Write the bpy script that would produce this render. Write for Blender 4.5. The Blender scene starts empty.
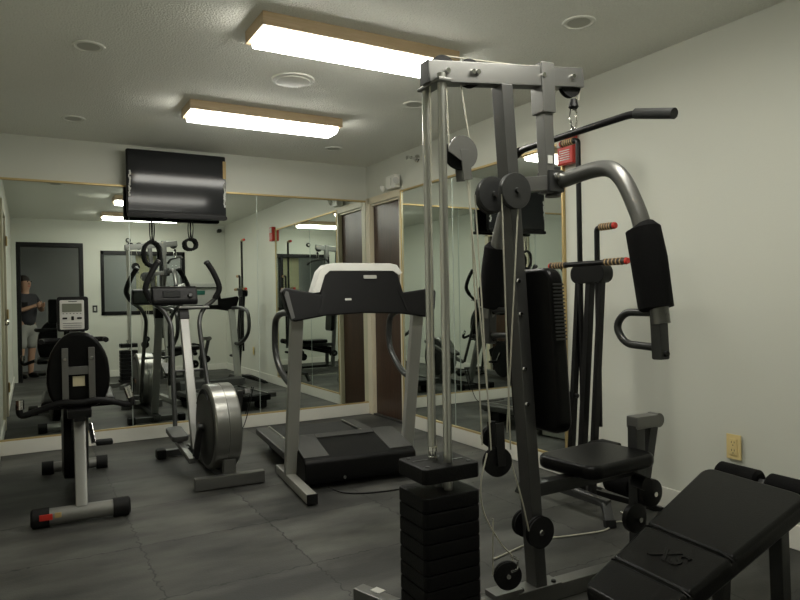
import bpy, bmesh, math, random
from mathutils import Vector, Matrix, Euler
random.seed(7)
PI = math.pi
SC = bpy.context.scene
COL = SC.collection

# ------------------------------------------------------------------ camera, world, exposure
cam = bpy.data.cameras.new('camera')
camo = bpy.data.objects.new('camera', cam)
COL.objects.link(camo)
SC.camera = camo
F_PX, YAW, PITCH, ROLL = 655.56, 0.52212, -0.00527, -0.01715
CAM = Vector((-2.9699, -5.7882, 1.1513))
_fw = Vector((math.sin(YAW) * math.cos(PITCH), math.cos(YAW) * math.cos(PITCH), math.sin(PITCH)))
_r = Vector((math.cos(YAW), -math.sin(YAW), 0))
_u = _r.cross(_fw)
_r2 = _r * math.cos(ROLL) + _u * math.sin(ROLL)
_u2 = -_r * math.sin(ROLL) + _u * math.cos(ROLL)
_m = Matrix((_r2, _u2, -_fw)).transposed().to_4x4()
_m.translation = CAM
camo.matrix_world = _m
cam.sensor_width = 36
cam.lens = F_PX * 36 / 800
cam.clip_start = 0.02

SC.view_settings.view_transform = 'Standard'
SC.view_settings.look = 'None'
SC.view_settings.gamma = 1
SC.view_settings.use_curve_mapping = False
SC.view_settings.exposure = 0.0
LAMP = 26.5          # brightness of the ceiling tubes' diffusers
HALL_FILL = 20.0     # brightness of the unseen lamp added to light the hall

w = bpy.data.worlds.new('world')
SC.world = w
w.use_nodes = True
w.node_tree.nodes['Background'].inputs[0].default_value = (0.5, 0.55, 0.5, 1)
w.node_tree.nodes['Background'].inputs[1].default_value = 0.02

# ------------------------------------------------------------------ materials
def mat(name, col, rough=0.5, metal=0.0, noise=0.0, nscale=20, bump=0.0, bscale=200, emit=0, spec=None, coat=0.0, trans=0.0, ior=1.45):
    m = bpy.data.materials.new(name)
    m.use_nodes = True
    nt = m.node_tree
    b = nt.nodes['Principled BSDF']
    b.inputs['Base Color'].default_value = (*col, 1)
    b.inputs['Roughness'].default_value = rough
    b.inputs['Metallic'].default_value = metal
    b.inputs['IOR'].default_value = ior
    if spec is not None:
        b.inputs['Specular IOR Level'].default_value = spec
    b.inputs['Coat Weight'].default_value = coat
    b.inputs['Transmission Weight'].default_value = trans
    if emit:
        b.inputs['Emission Color'].default_value = (*col, 1)
        b.inputs['Emission Strength'].default_value = emit
    tc = nt.nodes.new('ShaderNodeTexCoord')
    if noise:
        n = nt.nodes.new('ShaderNodeTexNoise')
        n.inputs['Scale'].default_value = nscale
        n.inputs['Detail'].default_value = 5
        nt.links.new(tc.outputs['Object'], n.inputs['Vector'])
        mx = nt.nodes.new('ShaderNodeMix')
        mx.data_type = 'RGBA'
        mx.inputs[6].default_value = (*[c * (1 - noise) for c in col], 1)
        mx.inputs[7].default_value = (*[min(1, c * (1 + noise)) for c in col], 1)
        nt.links.new(n.outputs['Fac'], mx.inputs[0])
        nt.links.new(mx.outputs[2], b.inputs['Base Color'])
    if bump:
        n = nt.nodes.new('ShaderNodeTexNoise')
        n.inputs['Scale'].default_value = bscale
        n.inputs['Detail'].default_value = 3
        nt.links.new(tc.outputs['Object'], n.inputs['Vector'])
        bp = nt.nodes.new('ShaderNodeBump')
        bp.inputs['Strength'].default_value = bump
        bp.inputs['Distance'].default_value = 0.01
        nt.links.new(n.outputs['Fac'], bp.inputs['Height'])
        nt.links.new(bp.outputs['Normal'], b.inputs['Normal'])
    m.node_tree.nodes['Principled BSDF'].inputs['Coat Roughness'].default_value = 0.09
    return m

def wood_mat(name, c1, c2, rough=0.4, scale=(14, 14, 1.2)):
    m = mat(name, c1, rough)
    nt = m.node_tree
    b = nt.nodes['Principled BSDF']
    tc = nt.nodes.new('ShaderNodeTexCoord')
    mp = nt.nodes.new('ShaderNodeMapping')
    mp.inputs['Scale'].default_value = scale
    n = nt.nodes.new('ShaderNodeTexNoise')
    n.inputs['Scale'].default_value = 3
    n.inputs['Detail'].default_value = 6
    n.inputs['Distortion'].default_value = 1.2
    r = nt.nodes.new('ShaderNodeValToRGB')
    r.color_ramp.elements[0].color = (*c1, 1)
    r.color_ramp.elements[1].color = (*c2, 1)
    r.color_ramp.elements[0].position = 0.3
    r.color_ramp.elements[1].position = 0.7
    nt.links.new(tc.outputs['Object'], mp.inputs[0])
    nt.links.new(mp.outputs[0], n.inputs['Vector'])
    nt.links.new(n.outputs['Fac'], r.inputs[0])
    nt.links.new(r.outputs[0], b.inputs['Base Color'])
    return m

def floor_mat():
    m = mat('rubber_tiles', (0.05, 0.05, 0.048), 0.6)
    nt = m.node_tree
    b = nt.nodes['Principled BSDF']
    L = nt.links.new
    tc = nt.nodes.new('ShaderNodeTexCoord')
    nz = nt.nodes.new('ShaderNodeTexNoise')          # wavering, jigsaw-like tile joints
    nz.inputs['Scale'].default_value = 22
    L(tc.outputs['Object'], nz.inputs['Vector'])
    va = nt.nodes.new('ShaderNodeVectorMath')
    va.operation = 'MULTIPLY_ADD'
    va.inputs[1].default_value = (0.06, 0.06, 0)
    L(nz.outputs['Color'], va.inputs[0])
    L(tc.outputs['Object'], va.inputs[2])
    br = nt.nodes.new('ShaderNodeTexBrick')
    br.offset = 0
    br.inputs['Scale'].default_value = 1
    br.inputs['Brick Width'].default_value = 0.62
    br.inputs['Row Height'].default_value = 0.62
    br.inputs['Mortar Size'].default_value = 0.004
    br.inputs['Mortar Smooth'].default_value = 0.3
    br.inputs['Color1'].default_value = (0.037, 0.037, 0.034, 1)
    br.inputs['Color2'].default_value = (0.058, 0.058, 0.053, 1)
    br.inputs['Mortar'].default_value = (0.014, 0.014, 0.013, 1)
    L(va.outputs[0], br.inputs['Vector'])
    n2 = nt.nodes.new('ShaderNodeTexNoise')          # worn, dusty patches
    n2.inputs['Scale'].default_value = 2.2
    n2.inputs['Detail'].default_value = 6
    mp = nt.nodes.new('ShaderNodeMapping')
    mp.inputs['Scale'].default_value = (0.7, 1.6, 1)
    L(tc.outputs['Object'], mp.inputs[0])
    L(mp.outputs[0], n2.inputs['Vector'])
    rp = nt.nodes.new('ShaderNodeValToRGB')
    rp.color_ramp.elements[0].position = 0.38
    rp.color_ramp.elements[0].color = (0.5, 0.5, 0.5, 1)
    rp.color_ramp.elements[1].position = 0.68
    rp.color_ramp.elements[1].color = (2.0, 2.0, 1.95, 1)
    L(n2.outputs['Fac'], rp.inputs[0])
    mx = nt.nodes.new('ShaderNodeMix')
    mx.data_type = 'RGBA'
    mx.blend_type = 'MULTIPLY'
    mx.inputs[0].default_value = 1
    L(br.outputs['Color'], mx.inputs[6])
    L(rp.outputs[0], mx.inputs[7])
    L(mx.outputs[2], b.inputs['Base Color'])
    n3 = nt.nodes.new('ShaderNodeTexNoise')
    n3.inputs['Scale'].default_value = 120
    L(tc.outputs['Object'], n3.inputs['Vector'])
    bp = nt.nodes.new('ShaderNodeBump')
    bp.inputs['Strength'].default_value = 0.25
    bp.inputs['Distance'].default_value = 0.004
    L(n3.outputs['Fac'], bp.inputs['Height'])
    L(bp.outputs['Normal'], b.inputs['Normal'])
    return m

M = dict(
    wall=mat('wall_paint', (0.60, 0.61, 0.54), 0.55, bump=0.06, bscale=90),
    ceiling=mat('popcorn_ceiling', (0.82, 0.82, 0.75), 0.9, bump=1.0, bscale=105, noise=0.10, nscale=120),
    white=mat('white_trim', (0.74, 0.73, 0.66), 0.4),
    cream=mat('cream_casing', (0.66, 0.60, 0.45), 0.4),
    gold=mat('gold_channel', (0.55, 0.42, 0.20), 0.4, 0.6),
    mirror=mat('mirror_glass', (0.80, 0.85, 0.81), 0.0, 1.0),
    edge=mat('mirror_edge', (0.55, 0.62, 0.57), 0.2, 0.3),
    floor=floor_mat(),
    door=wood_mat('dark_door_wood', (0.030, 0.014, 0.008), (0.060, 0.028, 0.015), 0.35),
    oak=wood_mat('light_fixture_wood', (0.46, 0.34, 0.20), (0.56, 0.43, 0.27), 0.4, (1.5, 14, 14)),
    diff=mat('lit_diffuser', (1.0, 0.98, 0.89), 0.4, emit=LAMP),
    hall_fill=mat('hall_fill_diffuser', (1.0, 0.97, 0.86), 0.4, emit=HALL_FILL),
    black=mat('black_plastic', (0.005, 0.005, 0.005), 0.45, noise=0.2, nscale=60, spec=0.25),
    blackm=mat('black_paint_metal', (0.006, 0.006, 0.006), 0.36, noise=0.2, nscale=40, spec=0.3),
    rubber=mat('black_rubber', (0.006, 0.006, 0.006), 0.65, bump=0.1, bscale=300, spec=0.3),
    vinyl=mat('black_vinyl', (0.004, 0.004, 0.004), 0.30, bump=0.10, bscale=220, spec=0.16),
    foam=mat('black_foam', (0.005, 0.005, 0.005), 0.9, bump=0.35, bscale=350, spec=0.15),
    grey=mat('grey_hammered_metal', (0.17, 0.17, 0.16), 0.36, 0.7, bump=0.05, bscale=300),
    dgrey=mat('dark_grey_metal', (0.055, 0.056, 0.055), 0.36, 0.6, noise=0.1),
    silver=mat('silver_paint', (0.25, 0.25, 0.235), 0.35, 0.55, noise=0.05),
    chrome=mat('chrome', (0.72, 0.72, 0.70), 0.12, 1.0),
    steel=mat('steel_rod', (0.50, 0.50, 0.47), 0.28, 1.0),
    plate=mat('weight_plate_black', (0.004, 0.004, 0.004), 0.5, bump=0.15, bscale=160, spec=0.2),
    cable=mat('clear_coated_cable', (0.42, 0.41, 0.33), 0.35),
    hood=mat('treadmill_hood_grey', (0.005, 0.005, 0.005), 0.5, bump=0.05, bscale=400, spec=0.2),
    hoodtop=mat('treadmill_grey_top', (0.06, 0.06, 0.057), 0.5),
    belt=mat('treadmill_belt', (0.03, 0.03, 0.028), 0.8, bump=0.2, bscale=500),
    post=mat('treadmill_post_grey', (0.34, 0.34, 0.31), 0.4, 0.3),
    cap=mat('pale_plastic', (0.52, 0.52, 0.48), 0.4),
    face=mat('silver_console_face', (0.55, 0.55, 0.51), 0.4),
    lcd=mat('lcd_grey', (0.16, 0.17, 0.13), 0.15),
    lcdg=mat('lcd_green', (0.05, 0.18, 0.14), 0.15),
    screen=mat('tv_screen', (0.012, 0.013, 0.014), 0.5, spec=0.08, coat=0.35),
    film=mat('clear_film', (0.60, 0.60, 0.56), 0.15, noise=0.3),
    card=mat('tan_card', (0.45, 0.33, 0.14), 0.6),
    red=mat('red_plastic', (0.50, 0.03, 0.02), 0.4),
    grip=mat('dark_grip', (0.035, 0.03, 0.022), 0.6),
    tan=mat('tan_ring', (0.40, 0.27, 0.13), 0.6),
    beige=mat('beige_outlet', (0.70, 0.56, 0.26), 0.4),
    beige2=mat('beige_blind', (0.50, 0.45, 0.30), 0.7, noise=0.05),
    glass=mat('window_glass', (0.9, 0.95, 0.93), 0.0, trans=1.0, ior=1.12),
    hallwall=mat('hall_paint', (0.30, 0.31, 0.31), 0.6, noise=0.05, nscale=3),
    skin=mat('skin', (0.50, 0.30, 0.20), 0.5),
    lensgrey=mat('dull_lens', (0.46, 0.46, 0.40), 0.6),
    ceilwhite=mat('ceiling_ring', (0.74, 0.74, 0.67), 0.6),
    lcddark=mat('dark_display', (0.012, 0.013, 0.012), 0.6, spec=0.2),
    mgrey=mat('mid_grey_metal', (0.10, 0.10, 0.097), 0.34, 0.7, bump=0.05, bscale=300),
    sticker=mat('faded_sticker', (0.34, 0.20, 0.13), 0.6, noise=0.5, nscale=40),
    shirt=mat('dark_cotton', (0.03, 0.03, 0.035), 0.8),
    shorts=mat('grey_cotton', (0.32, 0.32, 0.29), 0.8),
    hair=mat('dark_hair', (0.02, 0.014, 0.010), 0.6),
    white2=mat('white_plastic', (0.70, 0.70, 0.64), 0.4),
    flyside=mat('flywheel_side', (0.02, 0.02, 0.019), 0.4),
    rim=mat('flywheel_rim', (0.21, 0.21, 0.195), 0.32, 0.7),
)

# ------------------------------------------------------------------ mesh tools
class MB:
    def __init__(s):
        s.bm = bmesh.new()
    def _new(s, n0):
        s.bm.verts.ensure_lookup_table()
        return s.bm.verts[n0:]
    def box(s, c, size, bev=0.0, rot=(0, 0, 0), seg=2, taper=None):
        bm = bmesh.new()
        bmesh.ops.create_cube(bm, size=1)
        for v in bm.verts:
            v.co = Vector((v.co.x * size[0], v.co.y * size[1], v.co.z * size[2]))
            if taper and v.co.z > 0:
                v.co.x *= taper; v.co.y *= taper
        if bev > 0:
            bmesh.ops.bevel(bm, geom=bm.edges[:], offset=min(bev, min(size) * 0.49), segments=seg, profile=0.5, affect='EDGES')
        R = Euler(rot).to_matrix() if not isinstance(rot, Matrix) else rot
        for v in bm.verts:
            v.co = R @ v.co + Vector(c)
        s.merge(bm)
        return s
    def merge(s, bm):
        me = bpy.data.meshes.new('t')
        bm.to_mesh(me); bm.free()
        s.bm.from_mesh(me)
        bpy.data.meshes.remove(me)
    def bar(s, a, b, wx, wy, up=(0, 0, 1), bev=0.004):
        a, b = Vector(a), Vector(b)
        d = (b - a); L = d.length; d.normalize()
        up = Vector(up)
        x = d.cross(up)
        if x.length < 1e-3:
            x = d.cross(Vector((0, 1, 0)))
        x.normalize(); y = x.cross(d)
        R = Matrix((x, y, d)).transposed()
        return s.box((a + b) / 2, (wx, wy, L), bev, R)
    def tube(s, pts, r, n=12, closed=False, caps=True):
        pts = [Vector(p) for p in pts]
        N = len(pts)
        rs = r if isinstance(r, (list, tuple)) else [r] * N
        tang = []
        for i in range(N):
            if closed:
                t = pts[(i + 1) % N] - pts[i - 1]
            else:
                t = pts[min(i + 1, N - 1)] - pts[max(i - 1, 0)]
            tang.append(t.normalized())
        nrm = tang[0].orthogonal().normalized()
        rings = []
        for i in range(N):
            if i:
                q = tang[i - 1].rotation_difference(tang[i])
                nrm = q @ nrm
            bi = tang[i].cross(nrm)
            rings.append([s.bm.verts.new(pts[i] + (nrm * math.cos(2 * PI * k / n) + bi * math.sin(2 * PI * k / n)) * rs[i]) for k in range(n)])
        for i in range(N if closed else N - 1):
            a, b = rings[i], rings[(i + 1) % N]
            for k in range(n):
                s.bm.faces.new((a[k], a[(k + 1) % n], b[(k + 1) % n], b[k]))
        if caps and not closed:
            s.bm.faces.new(rings[0][::-1]); s.bm.faces.new(rings[-1])
        return s
    def cyl(s, a, b, r, n=24):
        return s.tube([a, b], r, n)
    def disc(s, c, axis, prof, n=32):
        """surface of revolution: prof = [(distance along axis, radius)]"""
        c = Vector(c); ax = Vector(axis).normalized()
        x = ax.orthogonal().normalized(); y = ax.cross(x)
        rings = [[s.bm.verts.new(c + ax * h + (x * math.cos(2 * PI * k / n) + y * math.sin(2 * PI * k / n)) * max(r, 1e-4)) for k in range(n)] for h, r in prof]
        for a, b in zip(rings, rings[1:]):
            for k in range(n):
                s.bm.faces.new((a[k], a[(k + 1) % n], b[(k + 1) % n], b[k]))
        s.bm.faces.new(rings[0][::-1]); s.bm.faces.new(rings[-1])
        return s
    def prism(s, outline, f, t0, t1, bev=0.0, seg=2):
        """outline of 2-D points, f(u, v, t) -> point; extruded from t0 to t1"""
        bm = bmesh.new()
        a = [bm.verts.new(f(u, v, t0)) for u, v in outline]
        b = [bm.verts.new(f(u, v, t1)) for u, v in outline]
        n = len(a)
        bm.faces.new(a[::-1]); bm.faces.new(b)
        for i in range(n):
            bm.faces.new((a[i], a[(i + 1) % n], b[(i + 1) % n], b[i]))
        bmesh.ops.recalc_face_normals(bm, faces=bm.faces[:])
        if bev:
            es = [e for e in bm.edges if e.calc_face_angle(0) > 0.5]
            bmesh.ops.bevel(bm, geom=es, offset=bev, segments=seg, profile=0.5, affect='EDGES')
        s.merge(bm)
        return s
    def build(s, name, m, parent=None, loc=None, rotz=0, flat=False, ang=35):
        bm = s.bm
        bmesh.ops.recalc_face_normals(bm, faces=bm.faces[:])
        me = bpy.data.meshes.new(name)
        bm.to_mesh(me); bm.free()
        me.materials.append(M[m] if isinstance(m, str) else m)
        if not flat:
            me.polygons.foreach_set('use_smooth', [True] * len(me.polygons))
            me.set_sharp_from_angle(angle=math.radians(ang))
        o = bpy.data.objects.new(name, me)
        COL.objects.link(o)
        if not flat:
            wn = o.modifiers.new('weighted', 'WEIGHTED_NORMAL')
            wn.keep_sharp = True
            wn.weight = 50
        if parent: o.parent = parent
        if loc: o.location = loc
        o.rotation_euler = (0, 0, rotz)
        return o

def curve(pts, n=8, closed=False):
    """Catmull-Rom through pts"""
    P = [Vector(p) for p in pts]
    N = len(P); out = []
    for i in range(N if closed else N - 1):
        p0 = P[i - 1] if (i or closed) else P[0] * 2 - P[1]
        p1, p2 = P[i], P[(i + 1) % N]
        p3 = P[(i + 2) % N] if (closed or i + 2 < N) else P[-1] * 2 - P[-2]
        for k in range(n):
            t = k / n
            out.append(0.5 * ((2 * p1) + (p2 - p0) * t + (2 * p0 - 5 * p1 + 4 * p2 - p3) * t * t + (3 * p1 - p0 - 3 * p2 + p3) * t ** 3))
    if not closed: out.append(P[-1])
    return out

def fillet(pts, r, n=6):
    P = [Vector(p) for p in pts]
    out = [P[0]]
    for i in range(1, len(P) - 1):
        a, b = (P[i - 1] - P[i]), (P[i + 1] - P[i])
        d = min(r, a.length * 0.49, b.length * 0.49)
        s, e = P[i] + a.normalized() * d, P[i] + b.normalized() * d
        for k in range(n + 1):
            t = k / n
            out.append(s * (1 - t) ** 2 + P[i] * 2 * t * (1 - t) + e * t * t)
    out.append(P[-1])
    return out

def rrect(w, h, r, n=4, cx=0, cy=0):
    o = []
    for sx, sy, a0 in ((1, 1, 0), (-1, 1, 90), (-1, -1, 180), (1, -1, 270)):
        for k in range(n + 1):
            a = math.radians(a0 + 90 * k / n)
            o.append((cx + sx * (w / 2 - r) + r * math.cos(a), cy + sy * (h / 2 - r) + r * math.sin(a)))
    return o

def tag(o, label=None, cat=None, group=None, kind=None):
    if label: o['label'] = label
    if cat: o['category'] = cat
    if group: o['group'] = group
    if kind: o['kind'] = kind
    return o

def thing(name, label, cat, loc=(0, 0, 0), rotz=0, group=None):
    o = bpy.data.objects.new(name, None)
    o.empty_display_size = 0.1
    COL.objects.link(o)
    o.location = loc; o.rotation_euler = (0, 0, rotz)
    return tag(o, label, cat, group)

def struct(o):
    o['kind'] = 'structure'
    return o

def copy_tree(o, parent=None):
    c = o.copy(); COL.objects.link(c)
    if parent: c.parent = parent
    for ch in [x for x in COL.objects if x.parent == o]:
        copy_tree(ch, c)
    return c

def YZ(x0): return lambda u, v, t: Vector((x0 + t, u, v))
def XZ(u, v, t): return Vector((u, t, v))
def XY(u, v, t): return Vector((u, v, t))

# ------------------------------------------------------------------ the room
H = 2.44
XL, YF = -3.15, -5.42          # left wall face, front wall face
YB = -7.3                      # hall's far wall
struct(MB().box((-1.4, (YB + 0.1) / 2, -0.05), (4.6, -YB + 0.3, 0.1)).build('floor', 'floor', flat=True))
struct(MB().box((-1.4, (YB + 0.1) / 2, H + 0.05), (4.6, -YB + 0.3, 0.1)).build('ceiling', 'ceiling', flat=True))
struct(MB().box((-1.575, 0.08, H / 2), (3.35, 0.14, H)).build('wall_back', 'wall', flat=True))
# right wall with the door opening y -0.66..-0.09
DZ = 2.05
wr = MB()
wr.box((0.075, -0.035, H / 2), (0.13, 0.09, H))
wr.box((0.075, -0.375, (DZ + H) / 2), (0.13, 0.59, H - DZ))
wr.box((0.075, (-0.67 + YB) / 2, H / 2), (0.13, -0.67 - YB, H))
struct(wr.build('wall_right', 'wall', flat=True, loc=(-0.01, 0, 0)))
# left wall with a door opening y -2.05..-1.25
wl = MB()
wl.box((XL - 0.065, -0.6, H / 2), (0.13, 1.3, H))
wl.box((XL - 0.065, -1.65, (DZ + H) / 2), (0.13, 0.8, H - DZ))
wl.box((XL - 0.065, (-2.05 + YF - 0.12) / 2, H / 2), (0.13, -2.05 - YF + 0.12, H))
struct(wl.build('wall_left', 'wall', flat=True))
# front wall: doorway where the photographer stands, long window
DX0, DX1 = -3.09, -2.19
WX0, WX1, WZ0, WZ1 = -1.95, -0.67, 0.97, 1.98
wf = MB()
yc, yt = YF - 0.06, 0.12
def fb(x0, x1, z0, z1): wf.box(((x0 + x1) / 2, yc, (z0 + z1) / 2), (x1 - x0, yt, z1 - z0))
fb(XL, DX0, 0, H); fb(DX0, DX1, 2.06, H); fb(DX1, WX0, 0, H)
fb(WX0, WX1, 0, WZ0); fb(WX0, WX1, WZ1, H); fb(WX1, 0, 0, H)
struct(wf.build('wall_front', 'wall', flat=True))
struct(MB().box((-1.4, YB - 0.05, H / 2), (4.6, 0.1, H)).build('wall_hall', 'hallwall', flat=True))
struct(MB().box((-3.55, (YB + YF - 0.12) / 2, H / 2), (0.1, YF - 0.12 - YB, H)).build('wall_hall_left', 'hallwall', flat=True))
struct(MB().box((-3.33, YF - 0.06, H / 2), (0.34, 0.12, H)).build('wall_hall_front', 'hallwall', flat=True))

# doorway frame in the front wall (dark metal) and its open leaf swung into the hall
df = MB()
for x in (DX0 + 0.03, DX1 - 0.03):
    df.box((x, yc - 0.005, 1.02), (0.06, 0.135, 2.04), 0.006)
df.box(((DX0 + DX1) / 2, yc - 0.005, 2.055), (DX1 - DX0, 0.135, 0.07), 0.006)
struct(df.build('trim_1', 'blackm'))
leaf = MB().box((-3.115, -5.92, 1.02), (0.045, 0.82, 2.02), 0.004).build('door_2', 'door')
struct(leaf)
MB().tube(fillet([(-3.09, -6.22, 1.0), (-3.04, -6.22, 1.0), (-3.04, -6.11, 1.0)], 0.02), 0.009).build('door_handle', 'chrome', leaf)

# front window: dark frame, glass, blind behind it
wfr = MB()
for x in (WX0 + 0.025, WX1 - 0.025, -1.03):
    wfr.box((x, yc, (WZ0 + WZ1) / 2), (0.05, 0.15, WZ1 - WZ0), 0.005)
for z in (WZ0 + 0.025, WZ1 - 0.03):
    wfr.box(((WX0 + WX1) / 2, yc, z), (WX1 - WX0, 0.15, 0.06), 0.005)
win = struct(wfr.build('window_1', 'blackm'))
for x0, x1 in ((WX0 + 0.05, -1.055), (-1.005, WX1 - 0.05)):
    MB().box(((x0 + x1) / 2, yc, (WZ0 + WZ1) / 2), (x1 - x0, 0.006, WZ1 - WZ0 - 0.1)).build('window_pane', 'glass', win, flat=True)

# right-wall door (dark wood) with cream casing
cs = MB()
cs.box((-0.008, -0.045, 1.06), (0.022, 0.085, 2.12), 0.004)
cs.box((-0.008, -0.675, 1.06), (0.022, 0.03, 2.12), 0.004)
cs.box((-0.008, -0.36, 2.088), (0.022, 0.62, 0.065), 0.004)
cs.box((0.05, -0.087, 1.02), (0.1, 0.012, 2.04)); cs.box((0.05, -0.664, 1.02), (0.1, 0.012, 2.04)); cs.box((0.05, -0.375, 2.044), (0.1, 0.58, 0.014))
struct(cs.build('trim_2', 'cream'))
d1 = struct(MB().box((0.045, -0.375, 1.022), (0.04, 0.564, 2.028), 0.003).build('door_1', 'door'))
MB().box((0.02, -0.375, 0.008), (0.07, 0.56, 0.016), 0.004).build('threshold', 'dgrey', d1)
# left-wall door
cl = MB()
cl.box((XL + 0.008, -1.21, 1.05), (0.03, 0.08, 2.1), 0.004); cl.box((XL + 0.008, -2.09, 1.05), (0.03, 0.08, 2.1), 0.004)
cl.box((XL + 0.008, -1.65, 2.08), (0.03, 0.96, 0.08), 0.004)
struct(cl.build('trim_3', 'cream'))
d3 = struct(MB().box((XL - 0.04, -1.65, 1.025), (0.045, 0.79, 2.03), 0.003).build('door_3', 'door'))
MB().disc((XL - 0.018, -1.32, 0.98), (1, 0, 0), [(0, 0.022), (0.03, 0.012), (0.04, 0.027), (0.06, 0.03), (0.075, 0.02)], 20).build('door_knob', 'chrome', d3)
for z in (0.3, 1.05, 1.8):
    MB().cyl((XL + 0.03, -2.035, z - 0.05), (XL + 0.03, -2.035, z + 0.05), 0.009, 10).build('hinge', 'card', d3)

# baseboards
MT, MBZ = 2.09, 0.107
struct(MB().box((-1.575, -0.006, MBZ / 2), (3.15, 0.016, MBZ), 0.004).build('baseboard_back', 'white'))
b = MB(); b.box((-0.016, -1.71, MBZ / 2), (0.016, 2.03, MBZ), 0.004); b.box((-0.016, (-2.725 + YF) / 2, 0.055), (0.016, -2.725 - YF, 0.11), 0.004)
struct(b.build('baseboard_right', 'white'))
b = MB(); b.box((XL + 0.008, -0.6, 0.05), (0.016, 1.12, 0.1), 0.004); b.box((XL + 0.008, (-2.13 + YF) / 2, 0.05), (0.016, -2.13 - YF, 0.1), 0.004)
struct(b.build('baseboard_left', 'white'))
struct(MB().box(((DX1 + 0) / 2, YF + 0.008, 0.05), (-DX1, 0.016, 0.1), 0.004).build('baseboard_front', 'white'))

# mirror channel trims
t = MB()
t.box((-1.575, 0.0, MT + 0.006), (3.13, 0.022, 0.016), 0.002); t.box((-1.575, 0.0, MBZ + 0.006), (3.13, 0.022, 0.014), 0.002)
struct(t.build('trim_4', 'gold'))
t = MB()
t.box((-0.012, -1.71, MT + 0.006), (0.022, 2.04, 0.016), 0.002); t.box((-0.012, -1.71, MBZ + 0.006), (0.022, 2.04, 0.014), 0.002)
t.box((-0.012, -2.728, (MT + MBZ) / 2), (0.022, 0.016, MT - MBZ + 0.02), 0.002); t.box((-0.012, -0.70, (MT + MBZ) / 2), (0.022, 0.012, MT - MBZ + 0.02), 0.002)
struct(t.build('trim_5', 'gold'))

# mirror panels
def mirror_panel(x0, x1, wall, label, group):
    c = ((x0 + x1) / 2, 0.004, (MT + MBZ) / 2) if wall == 'b' else (-0.008, (x0 + x1) / 2, (MT + MBZ) / 2)
    Lh = (x1 - x0 - 0.004)
    s = (Lh, 0.006, MT - MBZ) if wall == 'b' else (0.006, Lh, MT - MBZ)
    o = MB().box((0, 0, 0), s).build('mirror_panel', 'mirror', flat=True)
    o.location = c
    if wall == 'b': o.rotation_euler = (math.radians(-0.16), 0, math.radians(-0.22))     # hung a hair out of true
    tag(o, label, 'mirror', group)
    hx = (x1 - x0) / 2
    for e in (-hx + 0.001, hx - 0.001):
        bk = MB()
        if wall == 'b': bk.box((e, -0.0015, 0), (0.003, 0.006, MT - MBZ))
        else: bk.box((-0.0025, e, 0), (0.006, 0.003, MT - MBZ))
        bk.build('ground_edge', 'edge', o, flat=True)
    return o
mirror_panel(-3.135, -2.2, 'b', 'mirror panel on the back wall behind the recumbent bike', 'mirror panels on the walls')
mirror_panel(-2.2, -1.12, 'b', 'mirror panel on the back wall behind the elliptical trainer, below the television', 'mirror panels on the walls')
mirror_panel(-1.12, -0.012, 'b', 'mirror panel on the back wall next to the corner, behind the treadmill', 'mirror panels on the walls')
mirror_panel(-1.5, -0.708, 'r', 'mirror panel on the right wall directly beside the brown door', 'mirror panels on the walls')
mirror_panel(-2.718, -1.5, 'r', 'mirror panel on the right wall below the red alarm, behind the gym cables', 'mirror panels on the walls')

# ------------------------------------------------------------------ ceiling fixtures
def ceiling_light(y, label, dm='diff', x0=-2.02, x1=-0.95, wood='oak'):
    xc, L, W, hh = (x0 + x1) / 2, x1 - x0, 0.23, 0.062
    t = thing('ceiling_light', label, 'ceiling light', (xc, y, H), 0, 'wood framed fluorescent ceiling lights')
    f = MB()
    for s in (-1, 1):
        f.box((0, s * (W / 2 + 0.01), -hh / 2), (L, 0.02, hh), 0.003)
        f.box((s * (L / 2 - 0.012), 0, -hh / 2), (0.024, W, hh), 0.003)
    f.build('frame', wood, t)
    d = MB()
    prof = [(-W / 2 + 0.003, -0.05), (-W / 2 + 0.012, -hh - 0.022), (-W / 2 + 0.04, -hh - 0.036), (W / 2 - 0.04, -hh - 0.036), (W / 2 - 0.012, -hh - 0.022), (W / 2 - 0.003, -0.05)]
    d.prism(prof, lambda u, v, tt: Vector((tt, u, v)), -L / 2 + 0.026, L / 2 - 0.026)
    d.build('diffuser', dm, t)
    return t
ceiling_light(-2.82, 'bright wood-framed fluorescent light, nearest the top of the photo, above the treadmill front')
ceiling_light(-1.36, 'bright wood-framed fluorescent light nearest the mirrored back wall, in front of the television')
ceiling_light(-4.40, 'wood-framed fluorescent light above the multi-gym, seen only in the mirror')
hl = ceiling_light(-6.5, 'unseen fluorescent light added in the hall to brighten the view through the front window', 'hall_fill', -1.5, -0.45)  # added fill fixture, out of view, lights the hall behind the window

def recessed(x, y, label):
    t = thing('recessed_light', label, 'recessed light', (x, y, H), 0, 'unlit recessed ceiling lights')
    MB().disc((0, 0, 0), (0, 0, -1), [(0, 0.078), (0.006, 0.076), (0.008, 0.066), (0.004, 0.062)], 32).build('trim_ring', 'ceilwhite', t)
    MB().disc((0, 0, -0.002), (0, 0, -1), [(0, 0.062), (0.003, 0.05), (0.004, 0.03), (0.004, 0.0)], 24).build('lens', 'lensgrey', t)
recessed(-2.66, -2.15, 'unlit round recessed light in the dark ceiling, above the recumbent bike')
recessed(-2.64, -0.67, 'unlit round recessed light next to the back wall, left of the television')
recessed(-0.66, -3.52, 'unlit round recessed light above the lat bar, closest to the right wall')
recessed(-0.67, -2.03, 'unlit round recessed light half hidden behind the gym guide rods')
recessed(-0.62, -0.60, 'unlit round recessed light nearest the corner above the emergency light')
t = thing('ceiling_speaker', 'large round white cover on the ceiling between the two bright lights', 'ceiling speaker', (-1.57, -2.14, H))
MB().disc((0, 0, 0), (0, 0, -1), [(0, 0.125), (0.010, 0.122), (0.014, 0.10)], 40).build('rim', 'white2', t)
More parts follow.
